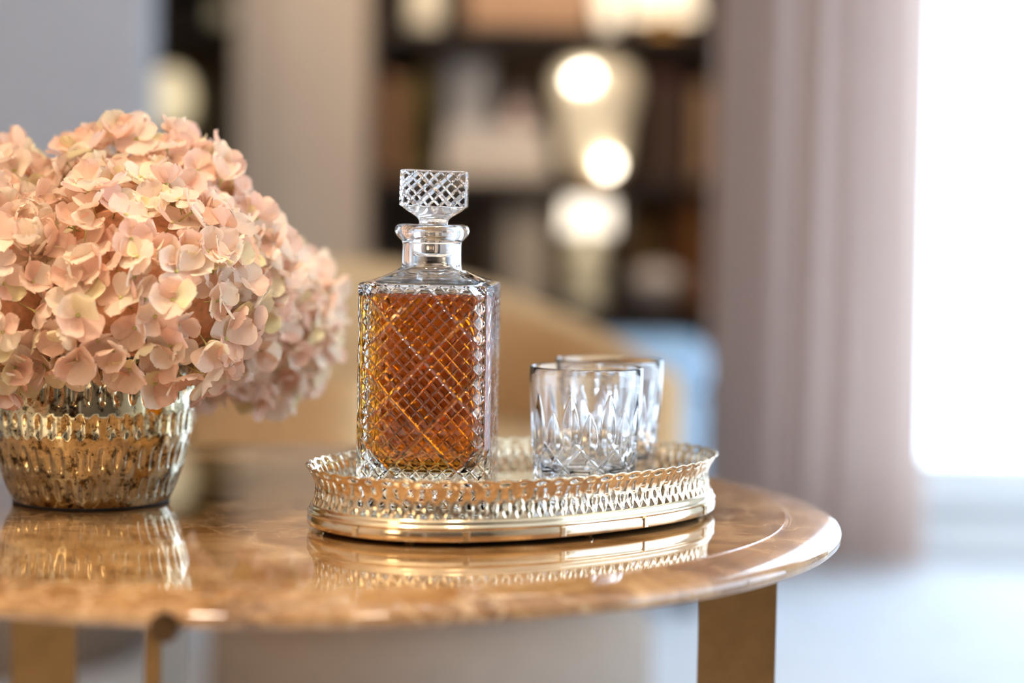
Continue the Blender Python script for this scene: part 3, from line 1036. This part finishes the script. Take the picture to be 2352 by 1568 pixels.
# ------------------------------------------------------------------ barrel armchairs
def armchair(loc, face, label):
    ch = empty('armchair', (loc[0], loc[1], 0), face)
    tag(ch, label, 'armchair', 'tan barrel armchairs behind the table')
    # local frame: back at angle 90 deg, opening towards -90 deg
    RO, TH = 0.375, 0.085
    span = 137
    def rimz(a):
        t = max(0.0, 1 - abs(a) / 112.0)
        return 0.552 + 0.146 * (t * t * (3 - 2 * t)) ** 0.85
    V, Fc = [], []
    NA = 96
    sect = []
    for k in range(NA + 1):
        a = -span + 2 * span * k / NA
        zt = rimz(a)
        end = min(1.0, (span - abs(a)) / 7.0)
        th = TH * (0.45 + 0.55 * math.sqrt(max(0, end)))
        mid = RO - TH / 2
        rr = th / 2
        pts = [(mid + rr, 0.29)]
        for s in range(1, 6):
            pts.append((mid + rr, 0.29 + (zt - rr - 0.29) * s / 5))
        for s in range(1, 9):
            t = math.pi * s / 9
            pts.append((mid + rr * math.cos(t), zt - rr + rr * math.sin(t)))
        for s in range(0, 6):
            pts.append((mid - rr, zt - rr - (zt - rr - 0.32) * s / 5))
        pts.append((mid - rr, 0.29))
        sect.append(len(pts))
        ang = R_(a + 90)
        for r, z in pts:
            V.append((r * math.cos(ang), r * math.sin(ang), z))
    n = sect[0]
    for k in range(NA):
        for j in range(n):
            l = (j + 1) % n
            Fc.append((k * n + j, k * n + l, (k + 1) * n + l, (k + 1) * n + j))
    Fc.append(tuple(range(n))[::-1])
    Fc.append(tuple(range(NA * n, NA * n + n)))
    sh = mesh_obj('shell', V, Fc, M['fabric'], ch)
    bm = bmesh.new(); bm.from_mesh(sh.data); bmesh.ops.recalc_face_normals(bm, faces=bm.faces); bm.to_mesh(sh.data); bm.free()
    # seat cushion, rounded and slightly crowned
    pr = [(0, 0.30), (0.24, 0.30), (0.268, 0.312), (0.283, 0.335), (0.286, 0.37), (0.280, 0.405), (0.262, 0.428), (0.22, 0.440), (0.12, 0.448), (0, 0.450)]
    s = lathe('seat_cushion', pr, M['fabric'], ch, 64)
    s.location = (0, -0.015, 0)
    # seat deck under the cushion and flared upholstered plinth down to the floor
    lathe('seat_deck', [(0, 0.22), (0.25, 0.22), (0.30, 0.235), (0.345, 0.265), (0.36, 0.295), (0.33, 0.302), (0, 0.302)], M['fabric'], ch, 64)
    lathe('plinth', [(0, 0.0), (0.330, 0.0), (0.338, 0.012), (0.338, 0.150), (0.332, 0.162), (0.27, 0.205), (0.25, 0.222), (0, 0.222)], M['fabric_shaded'], ch, 64)
    return ch
armchair((-0.115, 3.02), R_(30), 'tan barrel armchair standing right behind the marble table')
armchair((-0.965, 3.48), R_(10), 'tan barrel armchair standing beside the other barrel armchair, under the hydrangeas')

# ------------------------------------------------------------------ curtain
def curtain():
    c = empty('curtain', (0.67, 4.40, 0))
    tag(c, 'floor length taupe curtain hanging in soft pleats beside the window', 'curtain')
    V, Fc = [], []
    NX, NZ = 220, 24
    x0, x1 = -0.226, 0.240
    for j in range(NZ + 1):
        z = 0.012 + 2.43 * j / NZ
        fl = 1 + 0.05 * (1 - j / NZ)
        for i in range(NX + 1):
            s = i / NX
            x = (x0 + (x1 - x0) * s) * fl + 0.004 * math.sin(9 * s + 2 * z)
            ph = 2 * math.pi * (6.3 * s + 0.22 * math.sin(7 * s + 0.35 * z)) + 0.3
            amp = 0.060 * (1 - 0.55 * max(0, (s - 0.72) / 0.28))
            y = amp * (math.sin(ph) + 0.28 * math.sin(2 * ph + 0.8)) - 0.02 * max(0, (s - 0.8) / 0.2)
            V.append((x, y, z))
    for j in range(NZ):
        for i in range(NX):
            a = j * (NX + 1) + i
            Fc.append((a, a + 1, a + NX + 2, a + NX + 1))
    d = mesh_obj('drape', V, Fc, M['curtain'], c)
    tube('curtain_rod', [(-0.28, 0, 2.46), (2.2, 0, 2.46)], 0.014, M['rod'], c, 14)
    for k in range(10):
        lathe('curtain_ring', [(0.018, -0.003), (0.022, -0.003), (0.022, 0.003), (0.018, 0.003), (0.018, -0.003)], M['rod'], c, 18).matrix_basis = Matrix.Translation((-0.2 + k * 0.046, 0, 2.452)) @ Matrix.Rotation(R_(90), 4, 'Y')
    for x in (-0.24, 2.1):
        box('rod_bracket', x - 0.01, x + 0.01, 0, 0.20, 2.45, 2.47, M['rod'], c)
curtain()

# ------------------------------------------------------------------ pale blue bench by the bookcase
def stool():
    b = empty('stool', (0.285, 4.02, 0))
    tag(b, 'pale blue upholstered stool between tan armchair and taupe curtain', 'stool')
    box('seat_cushion', -0.15, 0.100, -0.16, 0.16, 0.43, 0.535, M['fabric_blue'], b, bev=0.028, seg=4)
    box('base', -0.145, 0.095, -0.155, 0.155, 0.08, 0.43, M['fabric_blue'], b, bev=0.012, seg=3)
    for x in (-0.12, 0.07):
        for y in (-0.13, 0.13):
            box('leg', x - 0.018, x + 0.018, y - 0.018, y + 0.018, 0, 0.08, M['walnut'], b, bev=0.003)
stool()

# ------------------------------------------------------------------ bookcases
def bookcase(x0, x1, label, shelves, dividers):
    b = empty('bookcase', ((x0 + x1) / 2, 5.78, 0))
    tag(b, label, 'bookcase')
    ox, oy = -(x0 + x1) / 2, -5.78
    def bb(nm, *a, mt='walnut'):
        o = box(nm, *a, M[mt], b, bev=0.002)
        o.location = (ox, oy, 0)
        return o
    t = 0.032
    bb('side_panel', x0, x0 + t, 5.60, 5.96, 0, 2.4)
    bb('side_panel', x1 - t, x1, 5.60, 5.96, 0, 2.4)
    bb('back_panel', x0 + t, x1 - t, 5.945, 5.96, 0.05, 2.38, mt='walnut_back')
    bb('plinth', x0 + t, x1 - t, 5.63, 5.945, 0, 0.08)
    for z0, z1 in shelves:
        bb('shelf', x0 + t, x1 - t, 5.605, 5.945, z0, z1)
    for x, z0, z1 in dividers:
        bb('divider', x - 0.011, x + 0.011, 5.61, 5.945, z0, z1)
    return b
SH = [(0.08, 0.11), (0.478, 0.530), (0.848, 0.884), (1.262, 1.300), (1.66, 1.70), (2.05, 2.08), (2.37, 2.40)]
bookcase(-0.415, 0.655, 'dark walnut bookcase with lamps and ornaments, between pier and curtain', SH, [(-0.213, 0.884, 1.262), (0.312, 0.530, 0.848)])
bookcase(-1.70, -0.765, 'dark walnut bookcase in the niche between grey partition and pier', SH, [(-1.2, 0.884, 1.262)])

def book(x0, x1, z0, z1, rgb, label, y0=5.66, y1=5.86, group=None, cat='book', flat=False):
    """one book: cover boards and spine around a page block"""
    key = 'cover_%d_%d_%d' % rgb
    if key not in M: M[key] = plain('book_cover', rgb, 0.7, var=0.08, scale=20)
    if 'pages' not in M: M['pages'] = plain('book_pages', (226, 214, 192), 0.9, var=0.05, scale=80)
    b = empty('book', ((x0 + x1) / 2, (y0 + y1) / 2, z0))
    tag(b, label, cat, group)
    w, d, h = x1 - x0, y1 - y0, z1 - z0
    t = 0.0035
    if flat:
        V = [box('cover', -w / 2, w / 2, -d / 2, d / 2, 0, t, M[key], b, bev=0.001), box('cover', -w / 2, w / 2, -d / 2, d / 2, h - t, h, M[key], b, bev=0.001),
             box('spine', -w / 2, w / 2, -d / 2, -d / 2 + t, t, h - t, M[key], b), box('page_block', -w / 2 + 0.006, w / 2 - 0.006, -d / 2 + t, d / 2 - 0.006, t, h - t, M['pages'], b)]
    else:
        V = [box('cover', -w / 2, -w / 2 + t, -d / 2, d / 2, 0, h, M[key], b, bev=0.001), box('cover', w / 2 - t, w / 2, -d / 2, d / 2, 0, h, M[key], b, bev=0.001),
             box('spine', -w / 2 + t, w / 2 - t, -d / 2, -d / 2 + t, 0, h, M[key], b), box('page_block', -w / 2 + t, w / 2 - t, -d / 2 + t, d / 2 - 0.006, 0.004, h - 0.005, M['pages'], b)]
    return b

EM = dict(shade=emit('lit_lamp_shade', (255, 232, 200), 0.75), bulb=emit('glowing_bulb', (255, 240, 214), 9.0), glow=emit('lit_cream_glass', (250, 224, 180), 0.16),
          dim=emit('dim_cream_glass', (244, 224, 178), 0.12), hot=emit('bright_lamp_shade', (255, 240, 218), 1.3), room=emit('floor_lamp_shade', (255, 222, 176), 5.0), soft=emit('soft_globe_glass', (250, 228, 178), 0.42))
def lathe_thing(name, x, y, z, parts, label, cat, group=None):
    o = empty(name, (x, y, z))
    tag(o, label, cat, group)
    for nm, prof, mt in parts:
        lathe(nm, prof, mt, o, 40)
    return o
def pm(key, rgb, **k):
    if key not in M: M[key] = plain(key, rgb, **k)
    return M[key]

# --- middle compartments
S2, S1, S0, S3 = 0.884, 1.300, 0.530, 0.478
book(-0.378, -0.345, S2, 1.17, (150, 112, 80), 'tall brown book standing at the pier end of the middle shelf')
book(-0.344, -0.312, S2, 1.15, (138, 100, 70), 'slightly shorter brown book leaning on the tall brown one, middle shelf')
lathe_thing('vase', -0.262, 5.74, S2, [('body', [(0, 0), (0.030, 0), (0.032, 0.01), (0.018, 0.05), (0.014, 0.14), (0.022, 0.18), (0.038, 0.22), (0.040, 0.27), (0.030, 0.305), (0.022, 0.315), (0.018, 0.31), (0.0, 0.30)], pm('olive_glaze', (150, 134, 82), rough=0.35)),
                                          ('lip', [(0.018, 0.312), (0.024, 0.314), (0.026, 0.318), (0.018, 0.320), (0.018, 0.312)], M['gold'])], 'slender olive gold vase standing in the narrow bookcase compartment', 'vase')
# picture frame with pale mat
fr = empty('picture_frame', (-0.139, 5.80, S2 + 0.142)); tag(fr, 'pale grey picture frame standing on the stack of pale books', 'picture frame')
pg = pm('pale_grey_frame', (224, 226, 232)); pl = pm('pale_art_paper', (232, 232, 236))
for a in ((-0.062, -0.050, 0, 0.20), (0.050, 0.062, 0, 0.20), (-0.050, 0.050, 0, 0.014), (-0.050, 0.050, 0.186, 0.20)):
    box('frame_bar', a[0], a[1], -0.010, 0.008, a[2], a[3], pg, fr, bev=0.002)
box('picture', -0.050, 0.050, -0.002, 0.004, 0.014, 0.186, pl, fr)
box('frame_prop', -0.02, 0.02, 0.040, 0.044, 0.0, 0.13, pg, fr)
fr.children[-1].rotation_euler = (R_(14), 0, 0)
cols = [(230, 218, 206), (234, 224, 214), (222, 210, 200), (236, 228, 222)]
zz = S2
for k, hgt in enumerate((0.042, 0.036, 0.034, 0.030)):
    book(-0.205 + 0.004 * k, 0.100 - 0.006 * k, zz, zz + hgt, cols[k], ('lowest', 'second lowest', 'second highest', 'highest')[k] + ' of four pale beige books lying in a stack on the middle shelf', 5.64, 5.88, 'pale books in a flat stack', flat=True)
    zz += hgt
lathe_thing('bud_vase', 0.006, 5.74, zz, [('body', [(0, 0), (0.020, 0), (0.030, 0.022), (0.031, 0.04), (0.020, 0.062), (0.012, 0.078), (0.012, 0.092), (0.015, 0.10), (0.010, 0.10), (0.0, 0.09)], pm('pink_porcelain', (212, 192, 190), rough=0.3)),
                                                ('lip', [(0.010, 0.099), (0.016, 0.099), (0.016, 0.103), (0.010, 0.103), (0.010, 0.099)], M['white'])], 'small pinkish porcelain vase standing on the stack of pale books', 'vase')
# cream glass lamp with two glowing bulbs
lp = empty('globe_lamp', (0.225, 5.72, S2)); tag(lp, 'cream glass lamp with two glowing bulbs on the middle bookcase shelf', 'lamp')
lathe('base', [(0, 0), (0.075, 0), (0.078, 0.008), (0.06, 0.016), (0, 0.018)], M['gold'], lp, 40)
lathe('glass_body', [(0.060, 0.016), (0.084, 0.04), (0.092, 0.09), (0.098, 0.16), (0.116, 0.225), (0.122, 0.285), (0.108, 0.32), (0.07, 0.338), (0, 0.343)], EM['glow'], lp, 48)
for (bx, by, bz, br) in ((-0.030, -0.125, 0.282, 0.021), (0.035, -0.102, 0.042, 0.021)):
    lathe('bulb', [(0, -br), (br * .5, -br * .87), (br * .87, -br * .5), (br, 0), (br * .87, br * .5), (br * .5, br * .87), (0, br)], EM['bulb'], lp, 20, (bx, by, bz))
    tube('bulb_arm', [(bx, by + br * .8, bz), (bx * .7, -0.05, bz)], 0.005, M['gold'], lp)
lathe('bulb', [(0, -.016), (.011, -.012), (.016, 0), (.011, .012), (0, .016)], EM['bulb'], lp, 20, (-0.058, -0.118, 0.276))
for k, (a, b_, hh, cc) in enumerate(((0.372, 0.402, 0.262, (66, 46, 36)), (0.403, 0.428, 0.270, (58, 40, 32)), (0.429, 0.462, 0.256, (74, 50, 34)), (0.463, 0.493, 0.266, (62, 40, 36)))):
    book(a, b_, S2, S2 + hh, cc, 'dark brown book, ' + ('first', 'second', 'third', 'fourth')[k] + ' of four after the cream lamp, middle shelf', group='dark books on the middle shelf')
book(0.506, 0.550, S2, S2 + 0.27, (176, 142, 108), 'tan book standing at the curtain end of the middle shelf')
# --- top compartments
lathe_thing('lantern', -0.264, 5.70, S1, [('glass_body', [(0, 0), (0.040, 0), (0.047, 0.01), (0.048, 0.09), (0.046, 0.17), (0.030, 0.185), (0, 0.188)], EM['glow']), ('cap', [(0.0, 0.188), (0.02, 0.188), (0.018, 0.205), (0.006, 0.215), (0, 0.216)], M['gold'])], 'softly lit cream glass lantern on the upper bookcase shelf', 'lantern')
bx = empty('keepsake_box', (0.032, 5.74, S1)); tag(bx, 'wide peach coloured keepsake box on the upper bookcase shelf', 'box')
pb = pm('peach_lacquer', (196, 158, 128), rough=0.4)
box('box_body', -0.172, 0.172, -0.09, 0.09, 0.012, 0.105, pb, bx, bev=0.004); box('box_lid', -0.176, 0.176, -0.094, 0.094, 0.105, 0.140, pb, bx, bev=0.004)
for sx in (-1, 1):
    for sy in (-1, 1): box('box_foot', sx * 0.15 - .012, sx * 0.15 + .012, sy * 0.07 - .012, sy * 0.07 + .012, 0, 0.012, M['gold'], bx)
lathe_thing('lantern', 0.256, 5.66, S1, [('glass_body', [(0, 0), (0.022, 0), (0.028, 0.03), (0.042, 0.12), (0.044, 0.18), (0, 0.19)], EM['shade']), ('cap', [(0, 0.19), (0.03, 0.19), (0.02, 0.206), (0, 0.21)], M['gold'])], 'tapered bright glass lantern between peach box and gold lamp', 'lantern')
lathe_thing('table_lamp', 0.416, 5.72, S1, [('lamp_base', [(0, 0), (0.050, 0), (0.052, 0.008), (0.030, 0.018), (0.024, 0.03), (0.040, 0.045), (0.012, 0.060), (0.008, 0.075), (0, 0.076)], M['gold']), ('lamp_shade', [(0.102, 0.050), (0.105, 0.050), (0.082, 0.20), (0.079, 0.20), (0.102, 0.050)], EM['shade'])], 'table lamp with gold base and lit cream shade, upper shelf', 'lamp')
book(0.372, 0.455, 1.190, 1.215, (96, 58, 62), 'dark red book lying across the top of the four dark brown books', 5.66, 5.86, flat=True)
for o in bpy.data.objects:
    if o.get('label', '').startswith('dark red book'): o.location.z = S2 + 0.271
# --- lower compartments
for k, (a, b_, hh, cc) in enumerate(((-0.060, -0.022, 0.27, (92, 84, 78)), (-0.020, 0.018, 0.285, (188, 178, 164)), (0.020, 0.058, 0.275, (176, 166, 152)), (0.060, 0.098, 0.283, (196, 186, 170)))):
    book(a, b_, S0, S0 + hh, cc, ('charcoal grey book, first of the row on the lower shelf', 'pale taupe book next to the charcoal one, lower shelf', 'darker taupe book in the middle of the row, lower shelf', 'lightest taupe book, nearest to the bright lamp, lower shelf')[k])
lathe_thing('table_lamp', 0.212, 5.72, S0, [('lamp_base', [(0, 0), (0.055, 0), (0.057, 0.008), (0.044, 0.02), (0.050, 0.06), (0.052, 0.12), (0.040, 0.160), (0.014, 0.176), (0.010, 0.20), (0, 0.20)], pm('cream_ceramic', (248, 240, 216), rough=0.3)),
            ('lamp_shade', [(0.070, 0.205), (0.073, 0.205), (0.068, 0.294), (0.065, 0.294), (0.070, 0.205)], EM['hot'])], 'cream ceramic table lamp with brightly lit shade on the lower shelf', 'lamp')
lathe_thing('bottle', 0.140, 5.64, S0, [('body', [(0, 0), (0.016, 0), (0.017, 0.04), (0.015, 0.06), (0.007, 0.075), (0.007, 0.095), (0, 0.095)], M['black']), ('cap', [(0, 0.095), (0.009, 0.095), (0.009, 0.108), (0, 0.109)], M['gold'])], 'small black bottle standing in front of the cream ceramic lamp', 'bottle')
lathe_thing('jar', 0.374, 5.868, S0, [('body', [(0, 0), (0.035, 0), (0.046, 0.05), (0.050, 0.14), (0.048, 0.22), (0.036, 0.25), (0, 0.252)], pm('golden_tan_glaze', (204, 164, 96), rough=0.3)), ('lid', [(0.036, 0.252), (0.040, 0.262), (0.02, 0.285), (0.010, 0.295), (0, 0.298)], M['gold'])], 'golden tan lidded jar behind the white bowl', 'jar')
bk = empty('storage_box', (0.530, 5.848, S0)); tag(bk, 'orange brown storage box standing at the curtain end, lower shelf', 'box')
ob = pm('orange_leather', (158, 98, 40), rough=0.5)
box('box_body', -0.062, 0.062, -0.09, 0.09, 0, 0.24, ob, bk, bev=0.006); box('box_lid', -0.066, 0.066, -0.094, 0.094, 0.24, 0.30, ob, bk, bev=0.006); box('pull_tab', -0.012, 0.012, -0.099, -0.090, 0.19, 0.25, M['gold'], bk, bev=0.002)
lathe_thing('bowl', 0.412, 5.695, S0, [('body', [(0, 0), (0.035, 0), (0.036, 0.01), (0.065, 0.03), (0.085, 0.065), (0.088, 0.080), (0.084, 0.080), (0.06, 0.04), (0, 0.02)], pm('white_pottery', (222, 216, 214), rough=0.4)), ('filling', [(0, 0.115), (0.03, 0.110), (0.06, 0.095), (0.080, 0.070), (0.055, 0.045), (0, 0.04)], pm('white_coral', (216, 206, 204), rough=0.8))], 'white pottery bowl heaped with white filling on the lower shelf', 'bowl')
# --- niche bookcase
lathe_thing('globe_lamp', -0.985, 5.70, S2, [('base', [(0, 0), (0.04, 0), (0.042, 0.01), (0.012, 0.03), (0.010, 0.12), (0.02, 0.13), (0, 0.13)], M['gold']), ('globe', [(0, 0.12), (0.03, 0.128), (0.055, 0.155), (0.064, 0.21), (0.055, 0.26), (0.03, 0.288), (0, 0.295)], EM['soft'])], 'cream globe lamp glowing in the niche bookcase beside the grey partition', 'lamp')
for k, (a, b_, hh, cc) in enumerate(((-0.915, -0.885, 0.25, (128, 118, 84)), (-0.884, -0.850, 0.265, (112, 104, 78)), (-0.849, -0.818, 0.24, (142, 118, 84)))):
    book(a, b_, S2, S2 + hh, cc, ('olive green book next to the globe lamp in the niche', 'dark olive book in the middle of the three niche books', 'tan olive book at the pier end of the niche')[k])
lathe_thing('lantern', -0.846, 5.74, S1, [('glass_body', [(0, 0), (0.02, 0), (0.034, 0.02), (0.036, 0.045), (0.026, 0.068), (0, 0.075)], EM['dim']), ('cap', [(0, 0.075), (0.012, 0.075), (0.008, 0.088), (0, 0.09)], M['gold'])], 'small squat lantern glowing dimly in the niche bookcase', 'lantern')

# ------------------------------------------------------------------ warm floor lamp behind the photographer, and added unseen ceiling fill
def floor_lamp(x, y, label, power):
    f = empty('floor_lamp', (x, y, 0)); tag(f, label, 'lamp')
    lathe('lamp_base', [(0, 0), (0.15, 0), (0.152, 0.015), (0.03, 0.03), (0, 0.03)], M['bronze'], f, 40)
    lathe('pole', [(0, 0.03), (0.011, 0.03), (0.011, 1.42), (0, 1.42)], M['bronze'], f, 16)
    lathe('lamp_shade', [(0.20, 1.25), (0.203, 1.25), (0.163, 1.55), (0.16, 1.55), (0.20, 1.25)], EM['room'], f, 48)
    l = bpy.data.lights.new('lamp_bulb', 'POINT'); l.energy = power; l.color = (1.0, 0.79, 0.57); l.shadow_soft_size = 0.06
    o = bpy.data.objects.new('lamp_bulb', l); COL.objects.link(o); o.parent = f; o.location = (0, 0, 1.48)
floor_lamp(-1.25, -0.55, 'bronze floor lamp with cream shade beside the room door', 85)

def fill_downlight(x, y, power, label, cone=75, tilt=0):  # unseen warm ceiling fill, added to brighten flowers, tray, pier and bookcase
    d = empty('added_ceiling_fill', (x, y, 2.6)); tag(d, label, 'ceiling light', 'added unseen ceiling fill lights')
    lathe('trim_ring', [(0.11, -0.004), (0.13, -0.004), (0.13, 0.0), (0.11, 0.0), (0.11, -0.004)], M['white'], d, 32)
    lathe('lens', [(0, -0.002), (0.11, -0.002), (0.11, 0.0), (0, 0.0)], EM['hot'], d, 32)
    l = bpy.data.lights.new('fill_beam', 'SPOT'); l.energy = power; l.color = (1.0, 0.80, 0.58); l.spot_size = R_(cone); l.spot_blend = 0.8; l.shadow_soft_size = 0.11
    o = bpy.data.objects.new('fill_beam', l); COL.objects.link(o); o.parent = d; o.location = (0, 0, -0.012); o.rotation_euler = (R_(tilt), 0, 0)
fill_downlight(-0.50, 0.85, 86, 'added unseen fill light over the bouquet side of the marble table', 64, 4)
fill_downlight(0.30, 0.70, 50, 'added unseen fill light over the tray side of the marble table', 62, 4)
fill_downlight(-0.30, 4.70, 60, 'added unseen fill light in front of the pier', 62, 38)
fill_downlight(0.25, 4.70, 56, 'added unseen fill light in front of the bookcase, towards the curtain', 62, 38)
